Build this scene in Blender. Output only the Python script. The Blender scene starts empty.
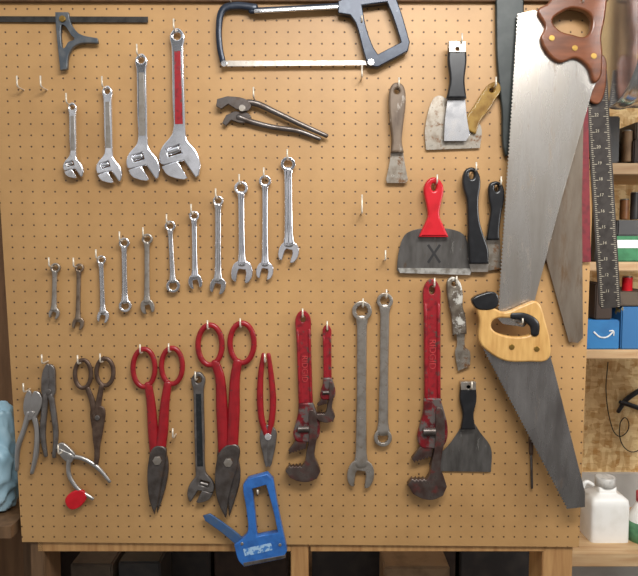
import bpy, bmesh, math, random
from mathutils import Vector, Matrix, noise
random.seed(3)
sc=bpy.context.scene
try: sc.view_settings.view_transform='Standard'
except Exception: pass
F=640.0; S=0.0254/12; D=F*S; PIT=math.radians(4); ZC=1.45
cp,sp_=math.cos(PIT),math.sin(PIT)
CAM=Vector((0,-D*cp,ZC+D*sp_))
cd=bpy.data.cameras.new('camera'); co=bpy.data.objects.new('camera',cd); sc.collection.objects.link(co)
co.location=CAM; co.rotation_euler=(math.radians(90)-PIT,0,0); cd.lens=36*F/638; cd.sensor_width=36; cd.clip_start=0.05
sc.camera=co
def W(px,py,d=0.0):
    a=(px-319)/F; b=-(py-288)/F
    dr=Vector((a, b*sp_+cp, b*cp-sp_))
    t=(-d-CAM.y)/dr.y
    return CAM+dr*t
# ---------------- materials
MATS={}
def lin(c):
    return tuple(((x/255)/12.92 if x<=10 else (((x/255)+0.055)/1.055)**2.4) for x in c)
def mat(name,rgb,metal=0.0,rough=0.5,rgb2=None,scale=60,lo=0.45,hi=0.65,bump=0.0,stretch=(1,1,1),detail=6,rv=0.0,spots=None,spots2=None):
    if name in MATS: return MATS[name]
    m=bpy.data.materials.new(name); m.use_nodes=True; nt=m.node_tree; N=nt.nodes; L=nt.links
    b=N['Principled BSDF']; b.inputs['Metallic'].default_value=metal; b.inputs['Roughness'].default_value=rough
    c1=lin(rgb)+(1,); c2=lin(rgb2 or tuple(x*0.85 for x in rgb))+(1,)
    tc=N.new('ShaderNodeTexCoord'); mp=N.new('ShaderNodeMapping'); mp.inputs['Scale'].default_value=stretch
    L.new(tc.outputs['Object'],mp.inputs['Vector'])
    n=N.new('ShaderNodeTexNoise'); n.inputs['Scale'].default_value=scale; n.inputs['Detail'].default_value=detail
    L.new(mp.outputs[0],n.inputs['Vector'])
    r=N.new('ShaderNodeValToRGB'); r.color_ramp.elements[0].position=lo; r.color_ramp.elements[1].position=hi
    r.color_ramp.elements[0].color=c1; r.color_ramp.elements[1].color=c2
    L.new(n.outputs['Fac'],r.inputs[0]); out=r.outputs[0]
    for si,sp in enumerate((spots,spots2)):
        if not sp: continue
        n2=N.new('ShaderNodeTexNoise'); n2.noise_dimensions='4D'; n2.inputs['W'].default_value=si*7.3; n2.inputs['Scale'].default_value=sp[1]; n2.inputs['Detail'].default_value=10; n2.inputs['Roughness'].default_value=.7
        L.new(mp.outputs[0],n2.inputs['Vector'])
        r3=N.new('ShaderNodeMapRange'); r3.inputs[1].default_value=sp[2]; r3.inputs[2].default_value=sp[3]; L.new(n2.outputs['Fac'],r3.inputs[0])
        mx=N.new('ShaderNodeMix'); mx.data_type='RGBA'; L.new(r3.outputs[0],mx.inputs[0]); L.new(out,mx.inputs[6]); mx.inputs[7].default_value=lin(sp[0])+(1,); out=mx.outputs[2]
        if si==0:
            r4=N.new('ShaderNodeMapRange'); r4.inputs[3].default_value=metal; r4.inputs[4].default_value=metal*.3; L.new(r3.outputs[0],r4.inputs[0]); L.new(r4.outputs[0],b.inputs['Metallic'])
    L.new(out,b.inputs['Base Color'])
    if rv:
        mr=N.new('ShaderNodeMapRange'); mr.inputs[1].default_value=.3; mr.inputs[2].default_value=.7; mr.inputs[3].default_value=rough-rv; mr.inputs[4].default_value=rough+rv
        L.new(n.outputs['Fac'],mr.inputs[0]); L.new(mr.outputs[0],b.inputs['Roughness'])
    if bump:
        bp=N.new('ShaderNodeBump'); bp.inputs['Strength'].default_value=bump; bp.inputs['Distance'].default_value=0.001
        L.new(n.outputs['Fac'],bp.inputs['Height']); L.new(bp.outputs[0],b.inputs['Normal'])
    MATS[name]=m; return m
chrome=mat('chrome',(244,244,248),1,.12,(232,231,232),40,.5,.8,rv=.04)
chrome2=mat('worn_chrome',(230,228,228),1,.18,(200,194,188),50,.5,.78,rv=.06,spots=((130,110,92),60,.64,.72))
smoothst=mat('plain_steel',(190,186,182),.9,.28,(168,162,156),20,.45,.75)
satin=mat('satin_steel',(182,174,164),.85,.32,(148,136,122),50,.45,.75,.03,rv=.06,spots=((112,94,76),50,.58,.7))
bronze=mat('dull_brown_steel',(154,136,118),.85,.36,(122,102,86),60)
gun=mat('gunmetal',(130,124,120),.75,.35,(92,84,78),45,.45,.7,.08,rv=.08,spots=((88,66,50),55,.6,.7))
darkst=mat('dark_steel',(108,101,97),.75,.33,(76,65,58),42,.42,.72,.06,rv=.08,spots=((86,62,46),45,.56,.7))
greasy=mat('greasy_red_brown_steel',(102,90,84),.7,.33,(78,54,48),40,.42,.66,.08,rv=.08,spots=((96,44,40),40,.55,.63))
rusty=mat('rusty_steel',(108,88,74),.6,.46,(76,56,46),60,.4,.7,.15)
red=mat('red_paint',(152,23,31),0,.28,(128,17,25),50,.45,.7,spots=((100,40,38),70,.6,.64),spots2=((150,130,124),90,.67,.69))
redworn=mat('worn_red_paint',(150,25,34),.05,.35,(110,20,27),90,.5,.7,.05,spots=((92,64,58),60,.57,.62),spots2=((140,124,118),80,.65,.67))
redhouse=mat('chipped_red_casting',(130,27,34),.4,.36,(92,32,34),50,.45,.6,.05,(1,1,1),6,0,((96,86,82),45,.48,.54))
redpl=mat('red_plastic',(200,27,39),0,.28,(184,21,31),40)
black=mat('black_plastic',(23,23,25),0,.28,(32,32,34),60,spots=((90,88,84),80,.68,.72))
blackm=mat('black_metal',(38,40,42),.4,.4,(60,60,62),80,.5,.75)
navy=mat('dark_blue_paint',(30,38,52),.3,.3,(48,56,68),80,.5,.75,spots=((110,112,114),60,.66,.7))
blue=mat('blue_paint',(54,112,186),.1,.3,(48,98,166),60,spots=((130,150,170),60,.66,.7))
bluegrey=mat('blue_grey_lever',(66,98,142),.3,.35,(84,104,130),60)
def sawm(n,c,c2,sp,me=.9,ro=.27,sp2=None,st=(2.2,2.2,.5)): return mat(n,c,me,ro,c2,14,.36,.7,.0,st,10,.06,sp,sp2)
sawst=sawm('saw_steel',(200,194,186),(166,158,148),((146,124,100),20,.56,.72),sp2=((104,80,54),50,.64,.7))
sawrust=sawm('tarnished_saw_steel',(136,124,110),(104,90,76),((98,74,50),22,.5,.66),.55,.38)
sawgrey=sawm('worn_panel_saw_steel',(160,156,152),(122,116,112),((98,82,68),24,.56,.7),sp2=((80,58,42),50,.64,.7))
squarem=mat('blackened_square_steel',(60,54,50),.4,.42,(46,40,36),60)
white=mat('white_marking',(180,170,150),0,.6,(144,134,116),80)
brownwood=mat('brown_varnished_wood',(128,74,45),0,.24,(92,52,29),14,.35,.7,.02,(1,1,5))
yellowwood=mat('light_wood',(212,168,102),0,.34,(190,142,80),18,.35,.7,.02,(6,1,1))
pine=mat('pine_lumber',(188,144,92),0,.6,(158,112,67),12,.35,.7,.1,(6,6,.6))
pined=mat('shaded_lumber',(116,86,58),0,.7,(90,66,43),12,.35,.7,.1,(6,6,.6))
shelfw=mat('shelf_edge_wood',(204,172,130),0,.6,(180,140,98),12,.35,.7,.05,(.6,6,6))
duct=mat('galvanized_duct',(226,228,232),.92,.22,(212,214,218),5,.4,.7,.0,(1,3,3),3,.05)
hookm=mat('peg_hook_steel',(226,216,198),.35,.35,(190,176,156),50)
brass=mat('brass',(170,135,70),.9,.35)
speckle=mat('plaster_caked_steel',(104,92,80),.5,.42,(134,124,110),60,.45,.62,.03,spots=((208,204,194),45,.52,.58))
amber=mat('amber_handle',(176,140,72),0,.18,(134,96,38),50,.42,.66)
amber.node_tree.nodes['Principled BSDF'].inputs['Transmission Weight'].default_value=.3
dirty=mat('grimy_wood_handle',(118,100,82),.1,.48,(84,66,50),40,.42,.66,.06,(1,1,.4),6,0,((168,158,146),60,.58,.66))
rustbl=mat('rusty_blade',(168,159,146),.7,.32,(130,118,104),50,.45,.66,.02,(1,1,1),8,.06,((116,82,52),50,.53,.61),((214,210,200),40,.63,.69))
bladeg=mat('smeared_grey_blade',(112,108,104),.65,.36,(82,78,74),30,.4,.68,.03,(1.6,1,.5),8,.06,((84,68,54),45,.58,.68),((170,166,158),38,.62,.7))
cloth=mat('light_blue_plastic_film',(172,202,214),0,.4,(146,182,198),10,.4,.6,.05)
whitep=mat('white_plastic',(242,240,234),0,.36,(232,229,221),20)
maroon=mat('maroon_paint',(120,32,40),0,.45,(96,27,33),80)
greenp=mat('green_cardboard',(54,128,82),0,.6,(38,108,64),30)
bluebox=mat('blue_cardboard',(44,120,178),0,.6,(38,106,162),20)
darkbox=mat('dark_storage_plastic',(44,41,40),0,.5,(60,54,50),20)
browndark=mat('dark_brown_box',(62,47,37),0,.7,(44,34,28),20)
midbox=mat('grey_brown_box',(92,78,64),0,.7,(72,60,50),20)
tanbox=mat('tan_cardboard',(140,112,82),0,.7,(116,90,64),20)
pinkp=mat('pink_plastic',(190,70,80),0,.4)
drywall=mat('pale_drywall',(206,200,190),0,.8,(192,184,174),6)
ink=mat('black_ink',(34,32,32),0,.6)
osb=bpy.data.materials.new('oriented_strand_board'); osb.use_nodes=True; nt=osb.node_tree;N=nt.nodes;L=nt.links;b=N['Principled BSDF'];b.inputs['Roughness'].default_value=.65
tc=N.new('ShaderNodeTexCoord')
def flakes(rot,sc_):
    mp=N.new('ShaderNodeMapping'); mp.inputs['Rotation'].default_value=(0,rot,0); mp.inputs['Scale'].default_value=sc_; L.new(tc.outputs['Object'],mp.inputs[0])
    v=N.new('ShaderNodeTexVoronoi'); v.inputs['Scale'].default_value=1; L.new(mp.outputs[0],v.inputs['Vector'])
    s=N.new('ShaderNodeSeparateColor'); L.new(v.outputs['Color'],s.inputs[0]); return s.outputs[0]
f1=flakes(.5,(90,90,30)); f2=flakes(-.7,(34,34,100))
mx=N.new('ShaderNodeMath'); mx.operation='ADD'; L.new(f1,mx.inputs[0]); L.new(f2,mx.inputs[1])
r=N.new('ShaderNodeValToRGB'); r.color_ramp.elements[0].position=.05; r.color_ramp.elements[0].color=lin((200,148,82))+(1,); r.color_ramp.elements[1].position=.85; r.color_ramp.elements[1].color=lin((252,222,164))+(1,)
hf=N.new('ShaderNodeMath'); hf.operation='MULTIPLY'; hf.inputs[1].default_value=.5; L.new(mx.outputs[0],hf.inputs[0]); L.new(hf.outputs[0],r.inputs[0]); L.new(r.outputs[0],b.inputs['Base Color'])
# pegboard material
pb=bpy.data.materials.new('perforated_hardboard'); pb.use_nodes=True
nt=pb.node_tree;N=nt.nodes;L=nt.links;b=N['Principled BSDF'];b.inputs['Roughness'].default_value=.46
tc=N.new('ShaderNodeTexCoord')
def vm(op,*ins):
    n=N.new('ShaderNodeVectorMath'); n.operation=op
    for i,v in enumerate(ins):
        if isinstance(v,(tuple,list)): n.inputs[i].default_value=v
        else: L.new(v,n.inputs[i])
    return n
k=1/(S*11.0)
a=vm('MULTIPLY',tc.outputs['Object'],(k,k,k)); a=vm('FRACTION',a.outputs[0]); a=vm('SUBTRACT',a.outputs[0],(.5,.5,.5)); a=vm('MULTIPLY',a.outputs[0],(1,0,1)); a=vm('LENGTH',a.outputs[0])
r=N.new('ShaderNodeValToRGB'); r.color_ramp.elements[0].position=.055; r.color_ramp.elements[1].position=.105
r.color_ramp.elements[0].color=(1,1,1,1); r.color_ramp.elements[1].color=(0,0,0,1); L.new(a.outputs['Value'],r.inputs[0])
n=N.new('ShaderNodeTexNoise'); n.inputs['Scale'].default_value=2.6; n.inputs['Detail'].default_value=10; n.inputs['Roughness'].default_value=.62; L.new(tc.outputs['Object'],n.inputs['Vector'])
r2=N.new('ShaderNodeValToRGB'); r2.color_ramp.elements[0].position=.34; r2.color_ramp.elements[1].position=.66
r2.color_ramp.elements[0].color=lin((168,128,80))+(1,); r2.color_ramp.elements[1].color=lin((194,151,98))+(1,); L.new(n.outputs['Fac'],r2.inputs[0])
mx=N.new('ShaderNodeMix'); mx.data_type='RGBA'; L.new(r.outputs[0],mx.inputs[0]); L.new(r2.outputs[0],mx.inputs[6]); mx.inputs[7].default_value=lin((72,50,31))+(1,)
L.new(mx.outputs[2],b.inputs['Base Color'])
bp=N.new('ShaderNodeBump'); bp.invert=True; bp.inputs['Strength'].default_value=.35; bp.inputs['Distance'].default_value=.002; L.new(r.outputs[0],bp.inputs['Height']); L.new(bp.outputs[0],b.inputs['Normal'])

# ---------------- geometry helpers
def area(l): return sum(l[i][0]*l[(i+1)%len(l)][1]-l[(i+1)%len(l)][0]*l[i][1] for i in range(len(l)))
def smooth(pts,closed=True,n=5):
    P=[Vector(p[:2]) for p in pts]; sh=[len(p)>2 and p[2] for p in pts]; m=len(P); out=[]
    def tan(i):
        if not closed and (i==0 or i==m-1): return None
        if sh[i]: return None
        t=P[(i+1)%m]-P[(i-1)%m]
        return t.normalized() if t.length>1e-6 else None
    for i in range(m if closed else m-1):
        a=P[i]; b=P[(i+1)%m]; l=(b-a).length; ta,tb=tan(i),tan((i+1)%m)
        c1=a+(ta*l/3 if ta else (b-a)/3); c2=b-(tb*l/3 if tb else (b-a)/3)
        if ta is None and tb is None: out.append(a); continue
        for k in range(n):
            t=k/n; out.append(a*(1-t)**3+c1*3*t*(1-t)**2+c2*3*t*t*(1-t)+b*t**3)
    if not closed: out.append(P[-1])
    return [(p.x,p.y) for p in out]
def circ(c,rx,ry=None,n=28,pts12=False):
    ry=ry or rx; o=[]
    for i in range(n):
        t=2*math.pi*i/n; q=1.0
        if pts12: q=1.0 if i%2 else .86
        o.append((c[0]+rx*q*math.cos(t),c[1]+ry*q*math.sin(t)))
    return o
def curve_mesh(cu):
    ob=bpy.data.objects.new('tmp',cu); sc.collection.objects.link(ob)
    dg=bpy.context.evaluated_depsgraph_get(); dg.update()
    me=bpy.data.meshes.new_from_object(ob.evaluated_get(dg)); me.materials.clear()
    bpy.data.objects.remove(ob); bpy.data.curves.remove(cu)
    return me
def shape(loops,d,t,bev=0.0007):
    cu=bpy.data.curves.new('c','CURVE'); cu.dimensions='2D'; cu.fill_mode='BOTH'
    bev=min(bev,t*.45)
    cu.extrude=max(t/2-bev,1e-5); cu.bevel_depth=bev; cu.bevel_resolution=2; cu.offset=-bev
    for i,l in enumerate(loops):
        w=[W(x,y,d+t) for x,y in l]; w=[(v.x,v.z) for v in w]
        if (area(w)>0)==(i==0): pass
        else: w=w[::-1]
        s=cu.splines.new('POLY'); s.points.add(len(w)-1)
        for q,v in zip(s.points,w): q.co=(v[0],v[1],0,1)
        s.use_cyclic_u=True
    me=curve_mesh(cu)
    for v in me.vertices:
        x,y,z=v.co; v.co=(x,-z-(d+t/2),y)
    return me
def plate(pts,d,t,holes=(),bev=0.0007,sm=True):
    return shape([smooth(pts) if sm else [p[:2] for p in pts]]+[list(h) for h in holes],d,t,bev)
def tube(P,R,ref=Vector((0,1,0)),flat=1.0,closed=False,seg=12,sq=1.0):
    m=len(P); bm=bmesh.new(); rings=[]
    for i in range(m):
        if closed: t=P[(i+1)%m]-P[(i-1)%m]
        else: t=P[min(i+1,m-1)]-P[max(i-1,0)]
        t=t.normalized(); nn=t.cross(ref).normalized()
        ring=[]
        for j in range(seg):
            a=2*math.pi*j/seg; c,s=math.cos(a),math.sin(a)
            c=math.copysign(abs(c)**sq,c); s=math.copysign(abs(s)**sq,s)
            ring.append(bm.verts.new(P[i]+nn*R[i]*c+ref*R[i]*flat*s))
        rings.append(ring)
    for i in range(m if closed else m-1):
        a,b=rings[i],rings[(i+1)%m]
        for j in range(seg):
            bm.faces.new((a[j],a[(j+1)%seg],b[(j+1)%seg],b[j]))
    if not closed:
        bm.faces.new(rings[0][::-1]); bm.faces.new(rings[-1])
    bmesh.ops.recalc_face_normals(bm,faces=bm.faces)
    for f in bm.faces: f.smooth=len(f.verts)==4
    me=bpy.data.meshes.new('t'); bm.to_mesh(me); bm.free(); return me
def rod(pts,r,d,flat=1.0,closed=False,sq=1.0,n=6):
    P2=smooth([p[:2] for p in pts],closed,n); m=len(P2)
    rr=[p[2] if len(p)>2 else r for p in pts]; dd=[p[3] if len(p)>3 else d for p in pts]
    P=[];R=[]
    for i,(x,y) in enumerate(P2):
        u=i/n; k=int(u); f=u-k; a=k%len(pts); b2=(k+1)%len(pts) if closed else min(k+1,len(pts)-1)
        R.append((rr[a]*(1-f)+rr[b2]*f)*S); P.append(W(x,y,dd[a]*(1-f)+dd[b2]*f))
    if not closed:
        a=(P[0]-P[1]).normalized(); b=(P[-1]-P[-2]).normalized()
        P=[P[0]+a*R[0]*.55,P[0]+a*R[0]*.35]+P+[P[-1]+b*R[-1]*.35,P[-1]+b*R[-1]*.55]; R=[R[0]*.35,R[0]*.75]+R+[R[-1]*.75,R[-1]*.35]
    return tube(P,R,flat=flat,closed=closed,sq=sq,seg=16)
def disc(c,r,d,t,n=20):
    return shape([circ(c,r,n=n)],d,t,.0006)
def hcyl(A,B,r,d,n=16,knurl=True):
    A=W(A[0],A[1],d);B=W(B[0],B[1],d); k=12; P=[];R=[]
    for i in range(k+1):
        P.append(A.lerp(B,i/k)); R.append(r*S*(1.0 if (i%2 or not knurl) else .8))
    return tube(P,R,seg=n)
def boxm(x0,x1,y0,y1,z0,z1,bev=0.0):
    bm=bmesh.new(); bmesh.ops.create_cube(bm,size=1)
    for v in bm.verts:
        v.co=Vector((x0+(v.co.x+.5)*(x1-x0),y0+(v.co.y+.5)*(y1-y0),z0+(v.co.z+.5)*(z1-z0)))
    if bev: bmesh.ops.bevel(bm,geom=list(bm.edges),offset=bev,segments=2,affect='EDGES')
    me=bpy.data.meshes.new('b'); bm.to_mesh(me); bm.free(); return me
def boxpx(x1,y1,x2,y2,d,depth,bev=0.0):
    a=W(x1,y1,d); b=W(x2,y2,d); return boxm(a.x,b.x,-d,-d+depth,b.z,a.z,bev)
def text(body,c,h,ang,d,t=.0004):
    cu=bpy.data.curves.new('f','FONT'); cu.body=body; cu.size=h*S*1.4; cu.extrude=t/2; cu.align_x='CENTER'; cu.align_y='CENTER'
    me=curve_mesh(cu); o=W(c[0],c[1],d); ca,sa=math.cos(ang),math.sin(ang)
    for v in me.vertices:
        x,y,z=v.co; v.co=(o.x+x*ca-y*sa,-d-z,o.z+x*sa+y*ca)
    return me
WL={}
def part(name,meshes,m,label=None,kids=()):
    bm=bmesh.new()
    for q in meshes:
        bm.from_mesh(q); bpy.data.meshes.remove(q)
    me=bpy.data.meshes.new(name)
    xs=[v.co for v in bm.verts]
    c=Vector([ (min(v[i] for v in xs)+max(v[i] for v in xs))/2 for i in range(3)])
    for v in bm.verts: v.co-=c
    bm.to_mesh(me); bm.free(); me.materials.append(m)
    ob=bpy.data.objects.new(name,me); sc.collection.objects.link(ob); ob.location=c; WL[ob.name]=c.copy()
    if label: ob['label']=label
    for kk in kids: attach(kk,ob)
    return ob
def attach(ch,par):
    ch.parent=par; ch.location=WL[ch.name]-WL[par.name]
def thing(name,label,cat,parts,group=None):
    if len(parts)==1:
        ob=parts[0]; loc=WL[ob.name]; ob.name=name; WL[ob.name]=loc; ob.data.name=name
    else:
        ob=bpy.data.objects.new(name,None); ob.empty_display_size=.02; sc.collection.objects.link(ob)
        c=sum((WL[p.name] for p in parts),Vector())/len(parts); ob.location=c; WL[ob.name]=c
        for p in parts: attach(p,ob)
    ob['label']=label; ob['category']=cat
    if group: ob['group']=group
    return ob
def struct(name,me,m):
    ob=part(name,me,m); ob['kind']='structure'; ob['label']=name.replace('_',' ')+' of the garage'; ob['category']='structure'; return ob
def hook(x,y,out=.030,up=9,r=.85):
    a=W(x,y,0); P=[a+Vector((0,.004,0)),a+Vector((0,0,0)),a+Vector((0,-out*.5,-.0005)),a+Vector((0,-out*.85,0)),a+Vector((0,-out*.97,.002)),a+Vector((0,-out,.005)),a+Vector((0,-out,up*S))]
    thing('peg_hook','small bent steel peg hook pushed into the perforated board','hook',[part('peg_hook',[tube(P,[r*S]*len(P),ref=Vector((1,0,0)),seg=8)],hookm)],'peg hooks in the board')
def frame(A,B,mir=1):
    A=Vector(A);B=Vector(B);u=(B-A).normalized();v=Vector((u.y,-u.x))*mir;L_=(B-A).length
    return (lambda a,b,*s:(A.x+u.x*a+v.x*b,A.y+u.y*a+v.y*b)+tuple(s)),L_
def zig(a,b,step,amp):
    a=Vector(a);b=Vector(b);l=(b-a).length;u=(b-a)/l;v=Vector((u.y,-u.x));n=max(2,int(l/step));o=[]
    for i in range(n):
        p=a+u*(l*i/n); q_=a+u*(l*(i+.5)/n)+v*amp; o+=[(p.x,p.y,1),(q_.x,q_.y,1)]
    return o+[(b.x,b.y,1)]
# ---------------- setting
pts=[(-14,-14),(601,-14),(579,547),(22,542)]
q=[W(x,y,0) for x,y in pts]; bm=bmesh.new()
fr=[bm.verts.new(v) for v in q]; bk=[bm.verts.new(v+Vector((0,.006,0))) for v in q]
bm.faces.new(fr[::-1]); bm.faces.new(bk)
for i in range(4): bm.faces.new((fr[i],fr[(i+1)%4],bk[(i+1)%4],bk[i]))
bmesh.ops.recalc_face_normals(bm,faces=bm.faces); me=bpy.data.meshes.new('p'); bm.to_mesh(me); bm.free()
thing('pegboard','large brown perforated hardboard panel covered with hanging hand tools','pegboard',[part('pegboard',[me],pb)])
struct('wall_back',[boxm(-2.2,2.2,.80,.85,0,2.7)],osb)
struct('floor',[boxm(-2.2,2.2,-2.5,.85,-.05,0)],mat('concrete_floor',(110,106,100),0,.8,(90,86,80),8))
a=W(560,474,-.78)
struct('trim_1',[boxm(a.x,2.0,.785,.80,0,a.z)],drywall)
def stud(x1,x2,lab,d=-.0065,m=pine,z0=0.0):
    a=W(x1,300,d);b=W(x2,300,d)
    thing('wall_stud',lab,'lumber',[part('wall_stud',[boxm(a.x,b.x,-d,-d+.0885,z0,2.3,.002)],m)])
stud(549,580,'upright pine stud behind the edge of the pegboard')
stud(290,308,'upright pine stud below the middle of the pegboard')
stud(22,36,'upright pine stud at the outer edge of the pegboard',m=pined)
stud(-52,19,'wide dark upright board beside the pegboard',d=-.30,m=mat('reddish_brown_board',(140,102,68),0,.7,(108,76,48),10,.35,.7,.1,(5,5,.6)))
a=W(36,543,0);b_=W(549,553,0)
thing('wood_rail','thin pine rail running under the bottom edge of the pegboard','lumber',[part('wood_rail',[boxm(a.x,W(290,0).x-.002,.0065,.03,b_.z,a.z+.01,.001)],pine)])
thing('wood_rail','thin pine rail running under the bottom edge of the pegboard','lumber',[part('wood_rail',[boxm(W(309,0).x+.002,b_.x-.004,.0065,.03,b_.z,a.z+.01,.001)],pine)])
a=W(-30,-22);b_=W(606,3)
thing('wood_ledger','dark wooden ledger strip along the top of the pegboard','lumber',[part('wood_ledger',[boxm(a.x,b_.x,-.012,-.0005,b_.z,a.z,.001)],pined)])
# ---------------- wrenches
def openjaw(C,r,ang,d,t):
    ux,uy=math.cos(ang),math.sin(ang); vx,vy=-uy,ux
    def g(a,b): return (C[0]+ux*a*r+vx*b*r,C[1]+uy*a*r+vy*b*r)
    raw=[(1.18,.42),(1.12,.72),(.75,.98),(.1,1.08),(-.6,.9),(-1.0,.45),(-1.05,0),(-1.0,-.45),(-.6,-.9),(.1,-1.08),(.75,-.98),(1.12,-.72),(1.18,-.42)]
    o=smooth([g(*p) for p in raw],False,3)
    o+= [g(.1,-.42),g(-.15,-.3),g(-.15,.3),g(.1,.42)]
    return shape([o],d,t,.0016)
def comb(A,B,r1,r2,w,m,label,name='combination_wrench',d=.007,rot=.26,both=None,group='combination wrenches on the pegboard'):
    f,L_=frame(A,B); ms=[]
    base=math.atan2(B[1]-A[1],B[0]-A[0])
    ms.append(shape([circ(A,r1),circ(A,r1*.62,n=24,pts12=True)],d,.0075,.0016))
    if both: ms.append(shape([circ(B,r2),circ(B,r2*.62,n=24,pts12=True)],d,.0075,.0016))
    else: ms.append(openjaw(B,r2,base+rot,d+.001,.006))
    s=[f(r1*.75,0,w*1.25),f(r1*1.6,0,w*1.0),f(L_*.5,0,w*.95),f(L_-r2*1.7,0,w*1.1),f(L_-r2*.65,0,w*1.5)]
    ms.append(rod([(p[0],p[1],p[2]) for p in s],w,d+.004,flat=.0034/(w*S),sq=.9,n=4))
    hook(A[0],A[1]-r1*.62+1.2)
    return thing(name,label,'wrench',[part(name,ms,m)],group)
comb((55,268),(54,313),5,5,2.4,satin,'short dull steel combination wrench')
comb((79,268),(78,323),4.5,5.5,2.2,bronze,'short dull grey-brown combination wrench')
comb((101,260),(103,316),4.7,5.7,2.6,chrome2,'small chrome combination wrench')
comb((124,243),(125,306),5.5,6.5,2.8,chrome2,'small chrome wrench with a ring at each end','box_wrench',both=1)
comb((147,239),(147,306),5.5,6.5,2.6,satin,'worn steel combination wrench',rot=-.26)
comb((170,226),(173,286),5.5,7,2.6,chrome2,'chrome double box-end wrench','box_wrench',both=1)
comb((194,216),(195,281),5.2,6.5,2.8,chrome,'polished chrome combination wrench with thin shank',rot=-.2)
comb((218,201),(218,285),5.5,7.5,3.2,chrome2,'medium chrome combination wrench')
comb((241,188),(242,271),7,10,3.2,chrome,'chrome combination wrench with broad open end',rot=.15)
comb((265,181),(265,270),6.2,8,3.0,chrome,'long slim chrome combination wrench',rot=.2)
comb((288,164),(289,251),7.5,9.5,4,chrome,'heavy chrome combination wrench with flat shank',rot=.3)
comb((362,311),(361,473),10,12.5,5,satin,'long dull steel combination wrench, large open end',rot=.12)
comb((385,301),(383,438),8.2,9,4.6,satin,'long dull offset box wrench with two ring ends','box_wrench',both=1)

def adj(A,B,H,w0,w1,m,label,inset=None,mir=1,rot=.3,d=.007,hole=None,name='adjustable_wrench'):
    f,L_=frame(A,B,mir)
    hc=(L_-1.1*H,0); cr,sr=math.cos(rot),math.sin(rot)
    def h(x,y,*s):
        x*=H;y*=H; X=x*cr-y*sr; Y=x*sr+y*cr
        return f(hc[0]+X,hc[1]+Y,*s)
    ro=hole or w0*1.25
    body=[f(-ro*.9,-ro*.5),f(-ro*1.1,0),f(-ro*.9,ro*.5),f(0,ro),f(ro*1.5,w0),f(L_*.45,(w0+w1)/2),f(L_-2.6*H,w1),
      h(-.9,.72),h(-.2,.98),h(.55,.98),h(1.1,.7,1),h(1.15,.5,1),h(.1,.2,1),h(0,-.85,1),h(-.12,-1.0),h(-.6,-.95),h(-1.0,-.62),
      f(L_-2.6*H,-w1),f(L_*.45,-(w0+w1)/2),f(ro*1.5,-w0),f(0,-ro)]
    win=[h(-.78,-.5),h(-.78,.22),h(-.34,.22),h(-.34,-.5)]
    t=.010
    P=[part('wrench_body',[shape([smooth(body),circ(A,ro*.5,n=16),win],d,t,.0024)],m)]
    jaw=[h(.02,-1.0,1),h(.02,-.14,1),h(.12,-.1,1),h(1.02,.1,1),h(1.06,-.1,1),h(.85,-.5),h(.5,-.88)]
    P.append(part('movable_jaw',[shape([smooth(jaw)],d+.0003,t+.0012,.0014)],m))
    a=h(-.56,-.48);b2=h(-.56,.2)
    P.append(part('worm_screw',[hcyl(a,b2,H*.2,d+t*.5)],m,'knurled adjusting screw'))
    if inset:
        ins=[f(ro*2.0,-w0*.5),f(ro*2.0,w0*.5),f(L_-3.0*H,w1*.6),f(L_-3.0*H,-w1*.6)]
        P.append(part('handle_panel',[shape([ins],d+t,.0006,.0002)],inset,'painted recessed handle panel' if inset is not satin else None))
    hook(A[0],A[1]-ro*.5+1.1)
    return thing(name,label,'wrench',P,'adjustable wrenches on the pegboard')
adj((72,107),(73,179),9.5,3.6,3.4,chrome2,'smallest chrome adjustable wrench with slim handle',satin)
adj((107,91),(109,184),12,4.2,4.2,chrome,'small chrome adjustable wrench',satin)
adj((141,60),(143,182),15.5,5,5.2,chrome,'medium chrome adjustable wrench with ribbed handle',satin)
adj((177,36),(180,181),19,6,6.5,chrome,'large chrome adjustable wrench with red inset in the handle',redworn)
adj((198,380),(201,504),12.5,5.2,5,gun,'blackened adjustable wrench with dark handle hanging between red snips',blackm,mir=-1,hole=7)

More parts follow.
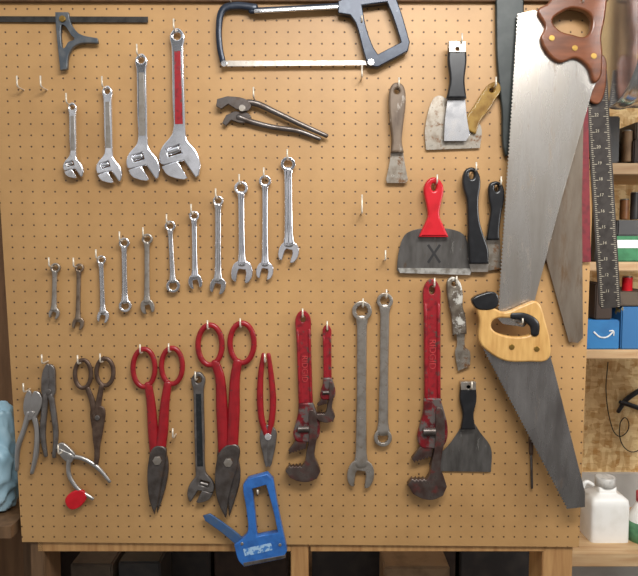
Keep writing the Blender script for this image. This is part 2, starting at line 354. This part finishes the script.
def pipe(A,B,sx,label,bodym,mark=True,d=.007,tx='RIDGID'):
    f0,L_=frame(A,B); k=L_/205.0
    def f(x,y,*s): return f0(y*k,x*k*sx,*s)
    H=[(-5,-8),(0,-11),(5,-8),(8.5,0),(8.5,12),(8,25),(8,60),(8,105),(9,128,1),(-8,128,1),(-8,105),(-8,60),(-8,25),(-8.5,12),(-8.5,0)]
    hd=[(-8,108,1),(8,108,1),(12,122),(15,136),(14,150),(8,158),(-2,158),(-11,157),(-15,148),(-12,134),(-9,122)]
    hk=[(4,118),(9,118),(12,130),(12,150,1),(9,166),(8,177),(11,186,1),(14,196,1),(10,205,1),(0,209),(-10,208),(-20,203,1),(-25,194,1)]+zig((-22,190),(-7,190),3.2,2.0)+[(-3,184),(-1,172),(2,158),(3,135)]
    heel=[(0,156,1),(-1,165,1)]+zig((-2,167),(-18,172),3.2,-2.0)+[(-21,168,1),(-15,160,1),(-12,156,1)]
    hole=[f(*p)[:2] for p in circ((0,0),3.0,4.6,16)]
    P=[]; kids=[]
    if mark: kids.append(part('raised_lettering',[text(tx,f(0,64)[:2],6.5*k*sx,-math.pi/2,d+.0102,.001)],mat('worn_red_lettering',(186,62,62),.05,.4),'raised maker lettering along the handle'))
    rails=[rod([f(-6.6,14),f(-6.2,60),f(-6.2,112)],1.9*k,d+.0095,n=3),rod([f(6.6,14),f(6.2,60),f(6.2,112)],1.9*k,d+.0095,n=3)]
    P.append(part('handle',[plate([f(*p) for p in H],d,.0095,[hole],.0014)]+rails,bodym,'worn red painted handle',kids))
    P.append(part('jaw_housing',[plate([f(*p) for p in hd],d-.001,.0165,bev=.003)],redhouse,'chipped red cast housing'))
    P.append(part('hook_jaw',[plate([f(*p) for p in hk],d+.001,.0185,bev=.0014)],greasy))
    P.append(part('heel_jaw',[plate([f(*p) for p in heel],d+.001,.013,bev=.0007)],greasy))
    a=f(-10,141);b2=f(3,141)
    P.append(part('adjusting_nut',[hcyl(a[:2],b2[:2],4.8*k,d+.015)],darkst,'knurled adjusting nut'))
    hook(A[0],A[1]-4*k)
    return thing('pipe_wrench',label,'wrench',P,'red pipe wrenches')
pipe((432,290),(433,496),1.0,'large red pipe wrench with steel jaws',redworn)
pipe((303,319),(308,479),1.15,'medium red pipe wrench with dark steel jaws',redworn)
pipe((327,330),(328,421),1.15,'small red pipe wrench hanging beside a larger one',redworn,False)

# ---------------- snips and pliers
def loop(c,rx,ry,r,d,tilt=0):
    pts=[]
    for i in range(10):
        t=2*math.pi*i/10; x=rx*math.cos(t);y=ry*math.sin(t); ct,st=math.cos(tilt),math.sin(tilt)
        pts.append((c[0]+x*ct-y*st,c[1]+x*st+y*ct))
    return rod(pts,r,d,flat=.8,closed=True,n=3)
def snips(l1,l2,arm1,arm2,r,bl1,bl2,piv,m,bm_,label,name='tin_snips',d=.013,pr=4.6,pm=None,bt=.009):
    P=[part('handle',[loop(*l1,r,d),rod(arm1,r*1.3,d,flat=.6)],m),
       part('handle',[loop(*l2,r,d),rod(arm2,r*1.3,d+.002,flat=.6)],m),
       part('blade',[plate(bl1,d-.007,bt,bev=.003)],bm_),part('blade',[plate(bl2,d+.001,bt,bev=.003)],bm_),
       part('pivot_bolt',[disc(piv,pr,d+.001+bt,.004,6 if pr>3 else 16)],pm or satin)]
    return thing(name,label,'snips',P)
snips(((210,345),12,20),((242,343),12,20),
  [(215,362,4.5),(220,378,5),(222,410,6),(224,452,6)],[(238,361,4.5),(235,378,5),(234,410,6),(232,452,6)],2.8,
  [(219,446),(232,448),(239,462),(240,480),(235,500),(229,518,1),(227,500),(219,472)],[(223,448),(238,446),(238,464),(233,482),(228,502),(226,519,1),(219,506),(215,488),(216,464)],(228,463),red,darkst,'large red-handled tin snips with dark steel blades')
snips(((144,368),11,19),((172,366),10.5,18),
  [(148,384,4),(151,403,4.6),(153,430,5.4),(155,452,5.4)],[(168,383,4),(165,403,4.6),(163,430,5.4),(160,452,5.4)],2.6,
  [(151,448),(162,448),(168,462),(167,480),(162,500),(157,514,1),(155,490),(151,470)],[(153,448),(165,448),(165,462),(161,484),(158,502),(154,515,1),(149,500),(147,480),(148,462)],(157,461),red,darkst,'smaller red-handled tin snips with dark blades')
snips(((83,374),8,14),((105,372),8.5,13.5),
  [(87,387,2.5),(92,400,3),(95,415,3.5)],[(102,385,2.5),(99,400,3),(97,415,3.5)],2.2,
  [(91,408),(99,408),(102,425),(100,445),(98,465),(96,466),(95,440),(91,425)],[(95,408),(104,408),(104,424),(100,445),(96,465),(94,450),(92,432)],(97,418),rusty,rusty,'old rust-brown metal scissors with round finger loops','scissors',pr=2.5,pm=gun,bt=.005)
for p in ((210,327.5),(242,325.5),(144,351),(172,350),(83,361.5),(105,360)): hook(*p)
thing('pliers','red-handled steel pliers hanging with jaws pointing down','pliers',[
 part('handle_grip',[rod([(263.5,354,2),(261,372,2.8),(260,395,3.3),(261.5,418,3.2),(266,434,3)],3,.013,flat=.8)],red),
 part('handle_grip',[rod([(268.5,354,2),(271,374,2.8),(273,398,3.3),(272,418,3.2),(269,434,3)],3,.013,flat=.8)],red),
 part('jaw',[plate([(261,430),(269,426),(269,464),(266,467),(263,455),(260,442)],.008,.008,bev=.0015)],gun),
 part('jaw',[plate([(269,426),(276,431),(276,442),(273,458),(270,467),(267.5,464)],.0085,.008,bev=.0015)],gun),
 part('pivot_bolt',[disc((268,437),3.5,.016,.003)],chrome2)])
hook(266,360)
def pliers(label,h1,h2,j1,j2,piv,m,d=.012,r=2.4,name='pliers',gm=None,extra=()):
    P=[part('handle',[rod(h1,r,d,flat=.8)],gm or m),part('handle',[rod(h2,r,d+.001,flat=.8)],gm or m),
       part('jaw',[plate(j1,d-.004,.008,bev=.0018)],m),part('jaw',[plate(j2,d-.003,.008,bev=.0018)],m),part('pivot_bolt',[disc(piv,r*1.2,d+.005,.003,16)],m)]+list(extra)
    thing(name,label,'pliers',P)
pliers('chrome locking pliers hanging open-handled',[(29,412,3),(24,430,2.6),(18,448,2.8),(17,470,2)],[(33,412,3),(37,430,2.6),(36,455,3),(32,473,2)],
  [(26,393),(30,391),(32,402),(33,418),(27,420),(23,408)],[(33,392),(39,393),(42,402),(38,414),(33,420),(31,404)],(31,414),smoothst)
pliers('dull steel end-cutting pliers with straight handles',[(46,394,3),(44,415,3.2),(43,435,3),(46,456,2)],[(51,394,3),(54,415,3),(56,435,2.8),(54,457,2)],
  [(43,370),(48,364),(49,374),(50,396),(43,398),(41,382)],[(49,365),(54,368),(55,382),(54,396),(47,398),(49,380)],(48,392),gun)
pliers('plain steel slip-joint pliers with spread handles and red grip',[(71,456,2.6),(84,459,2.3),(98,468,2.3),(110,482,1.7)],[(69,458,2.6),(69,474,2.3),(77,488,2.3),(93,499,1.8)],
  [(57,446),(62,443),(71,450),(75,456),(70,460),(64,455)],[(57,449),(64,451),(73,456),(71,463),(66,462),(60,456)],(69,457),smoothst,r=2,
  extra=[part('grip',[plate([(65,499),(80,490),(86,499),(72,510)],.009,.008,bev=.002)],redpl,'small red grip')])
hook(30,389); hook(48,361); hook(64,450,up=10)
thing('groove_joint_pliers','dark steel groove-joint pliers hung nearly horizontal','pliers',[
 part('handle',[rod([(238,104,3.6),(254,103,3.1),(275,112,2.8),(300,124,2.6),(327,136,2.1)],3,.014,flat=.7)],darkst),
 part('handle',[rod([(238,117,3.6),(252,122,2.8),(272,127,2.6),(298,131,2.5),(320,139,2)],3,.011,flat=.7)],darkst),
 part('jaw',[plate([(216,106,1),(217,99,1),(227,96,1),(243,98),(251,105),(247,111),(236,109,1),(228,104,1),(221,109,1)],.012,.008,bev=.0012)],darkst),
 part('jaw',[plate([(222,123,1),(226,115,1),(235,111,1),(248,113),(251,119),(242,123),(231,120,1),(226,126,1)],.006,.008,bev=.0012)],darkst),
 part('pivot_bolt',[disc((242,108),3.4,.019,.003)],satin)])
hook(255,100)
# ---------------- combination square
thing('combination_square','combination square with dark steel rule and open cast grey head','square',[
 part('rule',[plate([(-8,16,1),(148,16.5,1),(148,22.5,1),(-8,22,1)],.004,.002,sm=False)],mat('dark_rule',(66,62,58),.5,.4,(48,45,42),50)),
 part('square_head',[plate([(55,12,1),(68,12,1),(71,24),(80,34),(97,38,1),(98,43,1),(82,43),(73,47),(68,56),(67,69,1),(60,70,1),(58,50),(56,30)],.007,.009,[smooth([(61,25),(65,26),(71,35),(74,39),(68,42),(64,48),(61.5,46)])],.001)],mat('cast_grey',(92,98,104),.6,.38,(112,114,116),60)),
 part('lock_knob',[disc((62,18.5),3.2,.016,.004)],brass)])
# ---------------- hacksaw
thing('hacksaw','hacksaw with dark blue frame and pistol grip handle','hacksaw',[
 part('frame',[rod([(344,6,3),(300,8.5,2.8),(262,10.5,2.8),(250,11,2.8)],2.8,.014,flat=.8,sq=.6),rod([(256,8,3.6),(236,6,3.6),(223,10,3.4),(219,28,2.9),(220,48,2.9),(223,62,2.8)],3.4,.014,flat=.8,sq=.6)],navy),
 part('frame_tube',[rod([(255,11.5),(300,9),(346,6.5)],2,.0200,flat=.5,sq=.6)],chrome2,'bare steel adjusting tube'),
 part('handle',[plate([(338,1,1),(352,-6,1),(394,-8,1),(402,14),(410,42,1),(408,51,1),(378,67,1),(368,66,1),(363,50),(356,24),(350,15,1),(338,13,1)],.006,.018,[smooth([(362,5,1),(387,2,1),(394,20),(401,42,1),(378,54,1),(373,46),(366,26)])],.002)],navy),
 part('saw_blade',[plate([(222,60.5,1),(376,60.5,1),(376,65,1),(222,66.5,1)],.013,.0015,sm=False,bev=.0003)],satin),
 part('wing_nut',[disc((224,63.5),3.2,.017,.004)],chrome2),part('blade_pin',[disc((371,62),3.4,.024,.003)],chrome2)])
hook(361,26,up=5); hook(232,5,up=5)
# ---------------- scrapers
def scraper(label,hpts,hm,bpts,bmat,d=.010,ht=.014,hole=None,extra=None,name='putty_knife',hd=None,bev=.004,hk=None):
    hs=[circ(hole[:2],hole[2],hole[3] if len(hole)>3 else None,n=16)] if hole else []
    P=[part('blade',[plate(bpts,d,.0015,bev=.0003)],bmat),part('handle',[plate(hpts,hd or d+.0015,ht,hs,bev)],hm)]
    if extra: P+=extra
    thing(name,label,'scraper',P)
    if hole and hk: hook(hole[0],hole[1]-(hole[3] if len(hole)>3 else hole[2])+1.5,out=hk,up=8)
scraper('old putty knife with grimy dark wooden handle',[(391,86),(397,82),(404,86),(406,100),(404,120),(402,140),(404,152,1),(391,152,1),(392,140),(390,120),(389,100)],dirty,[(391,148,1),(403,148,1),(404,158),(408,180,1),(406,183,1),(387,183,1),(386,180,1),(390,160)],rustbl,hole=(397,91,2.6),hk=.032)
scraper('wide rust-spotted scraper with translucent amber handle',[(489,84),(498,82),(501,90),(495,100),(489,110),(481,120),(476,134,1),(465,128,1),(467,116),(474,106),(480,96)],amber,[(433,99),(442,96),(470,120),(481,126),(480,148,1),(426,150,1),(425,128)],rustbl,d=.006,name='wide_scraper',hole=(492,90,2.4),ht=.010,bev=.003,hk=.03)
scraper('putty knife with black handle and steel end cap',[(449,42,1),(466,42,1),(467,60),(465,80),(467,98,1),(447,98,1),(450,80),(448,60)],black,[(448,96,1),(465,96,1),(467,118),(470,135,1),(466,141,1),(444,141,1),(445,120)],chrome2,d=.018,extra=[part('end_cap',[plate([(449,41,1),(466,41,1),(466,52,1),(449,52,1)],.018,.017,[circ((457.5,49),2,n=12)])],satin)],hole=(457.5,49,2.2),hk=.042)
scraper('broad grey taping blade with dark cross mark and red plastic handle',[(427,181),(434,177),(441,181),(444,190),(441,205),(440,216),(444,226),(449,237,1),(419,237,1),(424,226),(428,216),(427,205),(424,190)],redpl,[(418,229),(433,228),(450,229),(463,234),(468,244),(471,258),(472,270,1),(470,275,1),(400,273,1),(397,270,1),(398,256),(402,240),(407,233)],bladeg,d=.010,name='taping_knife',hole=(434,187,2.6,4),ht=.016,extra=[part('blade_mark',[shape([[(427,245.5),(429,244),(434,251.5),(439,244),(441,245.5),(435.5,253.5),(441,262),(439,263.5),(434,255.5),(429,263.5),(427,262),(432.5,253.5)]],.0115,.0003,.0001)],ink,'dark cross mark on the blade'),part('worn_edge',[plate([(398,268,1),(472,268.5,1),(470,275,1),(400,273,1)],.0116,.0004,sm=False,bev=.0001)],mat('bare_steel_edge',(200,196,188),.7,.35,(140,132,122),60,.45,.65),'pale worn lower edge of the blade')],hk=.036)
scraper('scraper with long black plastic handle',[(465,171),(472,167),(478,171),(481,182),(479,200),(480,220),(485,238),(489,250),(489,264,1),(470,264,1),(469,245),(468,220),(467,200),(463,184)],black,[(468,258,1),(489,258,1),(488,272,1),(471,272,1)],satin,d=.013,hole=(472,175,2.6,4),ht=.016,hk=.036)
scraper('second scraper with short black plastic handle',[(490,184),(497,181),(503,185),(505,197),(502,212),(500,230),(500,240,1),(487,240,1),(489,225),(491,210),(489,197)],black,[(485,236,1),(500,236,1),(501,269,1),(484,271,1)],rustbl,d=.008,hole=(497,188,2.2,3.5),ht=.014,hk=.03)
scraper('narrow scraper caked with dried plaster',[(447,283),(452,277),(459,280),(463,292),(463,306),(466,318),(467,334,1),(453,335,1),(452,318),(449,304)],speckle,[(456,330,1),(465,330,1),(465,346),(470,352),(470,366,1),(458,371,1),(455,352),(457,345)],rustbl,d=.008,ht=.011,hole=(454,284,2.2),bev=.003,hk=.026)
scraper('triangular steel scraper with black handle',[(461,384,1),(476,384,1),(477,400),(474,415),(476,430,1),(461,430,1),(463,415),(460,400)],black,[(462,424,1),(475,424,1),(480,432),(491,448),(491,472,1),(430,471,1),(430,462),(446,448),(458,432)],bladeg,d=.003,name='wide_scraper',extra=[part('end_cap',[plate([(461,382,1),(476,382,1),(476,390,1),(461,390,1)],.0045,.0145,[circ((468.5,387),2,n=12)])],satin)],hole=(468.5,387,2.2),hk=.03)
# ---------------- staple gun
thing('staple_gun','blue metal hand staple gun hanging below the red snips','staple gun',[
 part('body',[plate([(243,486),(248,479,1),(267,474,1),(273,480,1),(279,514),(287,551,1),(283,559,1),(244,567,1),(238,560),(234,545,1),(244,538),(248,530),(246,508)],.006,.020,[smooth([(252,489,1),(266,485,1),(273,510),(278,533,1),(257,537,1),(255,515)])],.002)],blue),
 part('squeeze_lever',[plate([(203,516,1),(210,514,1),(226,525),(242,538),(245,545,1),(238,547,1),(223,534),(205,521,1)],.014,.006,bev=.0015)],bluegrey,'thin blue-grey lever'),
 part('staple_track',[plate([(243,563,1),(285,555,1),(285.6,558,1),(244,566.5,1)],.010,.0165,sm=False)],gun),
 part('side_label',[plate([(243,549,1),(271,543,1),(272.5,550,1),(245,556.5,1)],.026,.0005,sm=False,bev=.0001)],mat('label_pale_blue',(160,192,220),0,.4,(70,126,192),110,.5,.56),'worn pale lettering strip'),
 part('rivet',[disc((242,544),1.6,.026,.0012,12)],satin),part('rivet',[disc((280,545),1.6,.026,.0012,12)],satin)])
hook(259,489,out=.032,up=5)
# ---------------- saws and square
def teeth(a,b,step=3.4,amp=1.6,side=1):
    return [p[:2] for p in zig(a,b,step,amp*side)]
def tick(x,y,w,s=1): return shape([[(x,y),(x+w*s,y),(x+w*s,y+.55),(x,y+.55)]],.006,.0003,.00005)
tk=[]
for k_ in range(112):
    yy=84+k_*2; w_=5 if k_%8==0 else (3.4 if k_%4==0 else 2)
    tk.append(tick(585+(yy-70)*.0642+1.2,yy,w_)); tk.append(tick(607+(yy-70)*.06-1.4,yy,w_,-1))
tk+=[text(str(23-k_),(594+(yy-70)*.062,yy+3),3.0,0,.0062,.0003) for k_,yy in enumerate(range(96,300,16))]
thing('framing_square','long dark steel framing square blade with worn ruler markings','square',[
 part('square_blade',[shape([[(585,70),(607,70),(621,303),(619,307),(602,309),(599,304)]],.003,.003,.0003)],squarem),
 part('ruler_markings',tk,white,'ruler ticks and numerals')])
P2=[part('saw_blade',[shape([[(584,90),(582,200),(583,338),(578,343),(569,342)]+[(545,255),(538,100),(560,60)]],.010,.0016,.0002)],sawrust),
    part('handle',[plate([(592,60),(604,55),(607,75),(604,96),(597,104),(586,96),(575,80)],.0075,.009,bev=.003)],brownwood)]
thing('hand_saw','tarnished hand saw hanging behind a larger saw','saw',P2,'hand saws')
thing('level_strip','narrow maroon painted bar hanging behind the saws','tool',[part('level_strip',[shape([[(579,95),(588,95),(591,262),(581,262)]],.0065,.0025,.0004)],maroon)])
P1=[part('saw_blade',[shape([[(535,10),(598,78),(592,92),(560,205),(529,322),(524,327),(503,324)]+teeth((497,318),(517,14),3.6,-1.6)],.026,.0018,.0002)],sawst),
 part('handle',[plate([(538,10),(548,3),(556,-6),(604,-6),(606,14),(602,36),(603,58),(597,82),(588,66),(576,58),(560,62),(547,52),(541,38),(545,26)],.0185,.019,[smooth([(553,20),(562,12),(574,8),(590,14),(592,26),(586,36),(572,34),(560,30)])],.004)],brownwood,'dark varnished wooden saw handle'),
 part('saw_nut',[disc((552,38),3,.037,.0015)],brass),part('saw_nut',[disc((575,48),3,.037,.0015)],brass),part('saw_nut',[disc((594,56),3,.037,.0015)],brass)]
thing('hand_saw','large hand saw with brown wooden handle and steel blade','saw',P1,'hand saws')
bl=[(549,352,),(553,365),(585,492),(585,507),(567,509)]+teeth((566,508),(482,348),3.2,-1.6)
P3=[part('saw_blade',[shape([bl],.040,.0016,.0002)],sawgrey),
 part('handle',[plate([(478,303),(490,306),(505,312),(524,305),(538,302),(546,322),(551,345),(548,360),(530,362),(505,361),(486,350),(479,340),(480,322)],.032,.018,[smooth([(494,320),(506,318),(522,320),(534,322),(533,333),(518,337),(500,334),(492,328)])],.004)],yellowwood,'light wooden saw handle'),
 part('grip_cap',[plate([(473,299),(482,294),(494,292),(499,298),(496,308),(480,310),(474,305)],.033,.019,bev=.003)],black,'black horn of the handle'),
 part('grip_insert',[rod([(512,316,3),(524,317,4),(534,324,5),(535,334,4)],4,.051,flat=.4)],black,'black grip insert'),
 part('saw_nut',[disc((512,347),2.8,.050,.0015)],brass),part('saw_nut',[disc((537,349),2.8,.050,.0015)],brass)]
thing('hand_saw','short panel saw with light wooden handle and worn steel blade','saw',P3,'hand saws')
hook(514,321,out=.058,up=6)
hook(575,9,out=.045,up=8)
thing('pry_bar','broad dark painted tool hanging behind the large saw','tool',[part('pry_bar',[plate([(496,-8,1),(524,-8,1),(524,40),(517,96),(514,150),(505,155),(502,110),(497,60)],.004,.012,bev=.003)],mat('dark_green_paint',(34,40,38),.2,.42,(48,52,50),30))])
thing('awl','thin dark awl hanging beneath the panel saw','tool',[part('shaft',[rod([(531,452,1.3),(532,488,.9)],1.2,.007)],darkst),part('handle',[rod([(531,428,2),(531,440,2.6),(531,454,2)],2.4,.008)],rusty)])
for h_ in ((24,90),(47,90),(176,434),(384,260),(361,80),(531,426)): hook(*h_,up=10)
hook(361,214,up=18)
# ---------------- storage shelf at the side
dS=-.30
def sh(y,th,d=dS):
    a=W(560,y,d); b=W(760,y+th,d); return part('shelf_board',[boxm(a.x,b.x,-d,-d+.30,b.z,a.z,.002)],shelfw)
shelf_parts=[sh(y,t) for y,t in ((-40,12),(163,11),(262,9),(350,9),(553,14))]
thing('storage_shelf','open wooden storage shelving beside the pegboard','shelf',shelf_parts+[part('upright',[boxm(W(748,0,dS).x,W(760,0,dS).x,-dS,-dS+.30,.0,2.2)],pine)])
def sbox(x1,y1,x2,y2,m,label,name='storage_box',d=-.31,dep=.2,kids=(),bev=.003,cat='box'):
    return thing(name,label,cat,[part(name,[boxpx(x1,y1,x2,y2,d,dep,bev)],m,kids=kids)])
def rprof(cx,yb,prof,d,m,name,label,sq=1.0,k=1.30,extra=()):
    base=W(cx,yb,d); P=[];R=[]
    for (h_,r_) in prof: P.append(base+Vector((0,0,h_*S*k))); R.append(r_*S*k)
    return part(name,[tube(P,R,ref=Vector((0,1,0)),seg=36,sq=sq,flat=.8 if sq<1 else 1)]+list(extra),m,label)
def can(cx,yb,r,h,m,lab,nm='storage_can',d=-.33,lm=None):
    thing(nm,lab,'can',[rprof(cx,yb,[(0,r*.96),(.6,r),(h-2,r),(h-1.4,r*1.04),(h-.6,r*1.04)],d,m,'can_body',None,k=1.24),rprof(cx,yb,[(h-.5,r*.93),(h+.6,r*.93)],d,lm or satin,'lid',None,k=1.24)])
sbox(608,116,619,162.5,darkbox,'dark plastic bin on the upper shelf')
sbox(634,140,670,162.5,browndark,'dark brown box on the upper shelf')
sbox(636,122,668,139.5,midbox,'grey-brown carton stacked on a dark box')
can(626.5,162,5,30,tanbox,'small tan canister between dark bins')
sbox(597,200,612,261.5,darkbox,'dark upright container on the middle shelf')
sbox(616,236,660,261.5,greenp,'green and white package on the middle shelf',kids=[part('printed_band',[boxpx(617,240,659,248,-.309,.001)],whitep,'white printed band')])
sbox(618,220,655,235.5,darkbox,'dark case stacked on the green package')
can(624,219.5,4.5,20,mat('amber_can',(130,84,48),0,.4),'rust-orange can standing on a dark case',d=-.36)
can(634,219.5,4,27,darkbox,'dark spray can standing on a dark case','spray_can',d=-.36)
can(643,219.5,4.2,24,midbox,'grey-brown spray can standing on a dark case','spray_can',d=-.36)
sbox(596,284,612,319.5,browndark,'dark brown tool case stacked on a blue carton')
sbox(618,292,660,306,midbox,'flat grey-brown case stacked on a carton')
can(627,291.5,5,15,redpl,'small red can on a flat case',d=-.36)
sbox(622,307,665,349.5,mat('yellow_blue_box',(46,106,158),0,.6,(190,168,96),14,.58,.6),'blue and yellow carton')
sbox(583,320,619,349.5,bluebox,'blue carton with white curved arrow mark',kids=[part('arrow_mark',[rod([(594,332),(600,337),(607,337),(613,332)],1.0,-.3085,flat=.4,n=4),rod([(609.5,331),(613.6,331),(613.6,335.5)],.8,-.3085,flat=.4,n=3)],mat('white_print',(235,238,238),0,.6),'white smile-shaped arrow')])
thing('plastic_jug','squarish white plastic jug with handle and screw cap','bottle',[
 rprof(603,552.5,[(0,16.5),(.6,19),(2.5,19.6),(54,19.6),(60,18.6),(63,15),(65,10),(66,9.2),(71,9)],-.40,whitep,'jug_body',None,.24),
 part('jug_handle',[rod([(593,485,2.6),(586,482,2.8),(582,489,2.8),(583,502,2.6)],2.6,-.365,n=4)],whitep),
 rprof(603,552.5,[(70.8,9),(71,10),(79,9.8),(80,9)],-.40,mat('cap_white',(215,212,205),0,.4),'cap',None)])
thing('spray_bottle','white cleaning bottle with green label and pink cap','bottle',[
 rprof(641,552.5,[(0,12),(2,13.5),(38,13.5),(48,8),(54,5)],-.38,whitep,'bottle_body',None),
 rprof(641,552.5,[(8,13.8),(34,13.8)],-.38,mat('green_label',(90,140,100),0,.4),'paper_label','green label'),
 rprof(641,552.5,[(53.6,6),(54,6.5),(63,6.5),(65,4)],-.38,pinkp,'cap','pink cap')])
thing('spring_clamp','black spring clamp hanging against the strand board wall','clamp',[part('clamp_arm',[rod([(618,412,3),(626,400,4),(640,390,4)],4,-.78)],black),part('clamp_arm',[rod([(620,402,3),(630,405,4),(644,410,4)],4,-.77)],black)])
thing('extension_cord','thin brown looped cord hanging on the strand board wall','cord',[part('extension_cord',[rod([(608,362),(606,390),(610,420),(618,436),(628,430),(626,418),(620,424),(622,444),(634,452),(650,440)],.8,-.785)],browndark)])
P=[W(610,33,0),W(900,33,0)]
PP=[];RR=[]
for i in range(61):
    u=i/60; PP.append(P[0].lerp(P[1],u)); RR.append(.149+(.003 if i in(0,3,4,30,31) else 0))
thing('metal_duct','large smooth galvanized metal duct at the corner of the pegboard','duct',[part('metal_duct',[tube(PP,RR,ref=Vector((0,1,0)),seg=64)],duct)])
# bag at left
bm=bmesh.new(); bmesh.ops.create_uvsphere(bm,u_segments=96,v_segments=64,radius=1)
c=W(-14,462,-.05)
for v in bm.verts:
    p=v.co.copy()
    cr=1-abs(noise.noise(p*2.3+Vector((5,1,2))))*2; cr2=1-abs(noise.noise(p*5+Vector((1,7,2))))*2
    n_=noise.noise(p*1.6)*.2+cr*.14+cr2*.05
    v.co=p*(1+n_); v.co=Vector((c.x+v.co.x*.072,c.y+.02+v.co.y*.05,c.z+max(v.co.z,-.92)*.12))
for f_ in bm.faces: f_.smooth=True
me=bpy.data.meshes.new('cl'); bm.to_mesh(me); bm.free()
thing('plastic_bag','crumpled pale blue plastic bag beside the pegboard','bag',[part('plastic_bag',[me],cloth)])
zz=c.z-.113
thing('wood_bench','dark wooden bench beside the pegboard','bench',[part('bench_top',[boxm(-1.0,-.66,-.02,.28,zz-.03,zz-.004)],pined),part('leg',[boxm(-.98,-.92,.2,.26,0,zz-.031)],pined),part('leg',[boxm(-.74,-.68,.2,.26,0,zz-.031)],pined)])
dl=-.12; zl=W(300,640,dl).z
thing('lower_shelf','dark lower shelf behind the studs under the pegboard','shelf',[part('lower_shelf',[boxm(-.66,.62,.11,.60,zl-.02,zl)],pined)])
def low(x1,y1,x2,m,lab,dd=-.13,dep=.2,nm='storage_bin'):
    a=W(x1,y1,dd); b2=W(x2,y1,dd)
    thing(nm,lab,'box',[part(nm,[boxm(a.x,b2.x,-dd,-dd+dep,zl+.0005,a.z,.004)],m)])
low(42,546,120,browndark,'dark brown carton on the lower shelf',-.30)
low(70,564,112,midbox,'grey-brown tub on the lower shelf',-.14,.10)
low(118,562,160,darkbox,'dark plastic bin on the lower shelf',-.14,.12)
low(124,544,210,darkbox,'wide dark bin on the lower shelf',-.30)
low(214,545,288,browndark,'dark brown tool case on the lower shelf',-.30)
low(312,545,388,darkbox,'dark bin on the lower shelf',-.30)
low(392,544,456,browndark,'dark brown bin on the lower shelf',-.30)
low(460,545,556,darkbox,'tall dark bin on the lower shelf',-.30)
low(384,567,450,tanbox,'low tan box on the lower shelf',-.14,.12)
# ---------------- lights
w=bpy.data.worlds.new('w'); sc.world=w; w.use_nodes=True; wn=w.node_tree.nodes; wl=w.node_tree.links
bg=wn['Background']; tcw=wn.new('ShaderNodeTexCoord'); sx=wn.new('ShaderNodeSeparateXYZ'); rr=wn.new('ShaderNodeValToRGB')
wl.new(tcw.outputs['Generated'],sx.inputs[0]); wl.new(sx.outputs['Z'],rr.inputs[0])
rr.color_ramp.elements[0].position=0; rr.color_ramp.elements[0].color=(.40,.385,.38,1); rr.color_ramp.elements[1].position=.6; rr.color_ramp.elements[1].color=(.95,.98,1,1)
nn=wn.new('ShaderNodeTexNoise'); nn.inputs['Scale'].default_value=6; nn.inputs['Detail'].default_value=2; wl.new(tcw.outputs['Generated'],nn.inputs['Vector'])  # invented light and dark patches, giving the chrome contrast to reflect
nr=wn.new('ShaderNodeValToRGB'); nr.color_ramp.elements[0].position=.46; nr.color_ramp.elements[1].position=.53; nr.color_ramp.elements[0].color=(.10,.10,.10,1); nr.color_ramp.elements[1].color=(1.0,1.0,1.0,1)
wl.new(nn.outputs['Fac'],nr.inputs[0])
mm=wn.new('ShaderNodeMix'); mm.data_type='RGBA'; mm.blend_type='MULTIPLY'; mm.inputs[0].default_value=1
wl.new(rr.outputs[0],mm.inputs[6]); wl.new(nr.outputs[0],mm.inputs[7]); wl.new(mm.outputs[2],bg.inputs[0])
bg.inputs[1].default_value=1.25
def al(loc,tgt,size,sy,e,col=(1,.985,.96)):
    l=bpy.data.lights.new('ceiling_or_fill_light','AREA'); l.shape='RECTANGLE'; l.size=size; l.size_y=sy; l.energy=e; l.color=col
    o=bpy.data.objects.new('ceiling_or_fill_light',l); sc.collection.objects.link(o); o.location=loc
    o.rotation_euler=(Vector(tgt)-Vector(loc)).to_track_quat('-Z','Y').to_euler()
al((.3,-1.15,2.45),(.05,0,1.5),1.0,.3,24)
al((1.3,-.5,1.7),(.95,.8,1.2),.4,.4,7)  # added fill, not a ceiling fixture; brightens the strand board wall at right
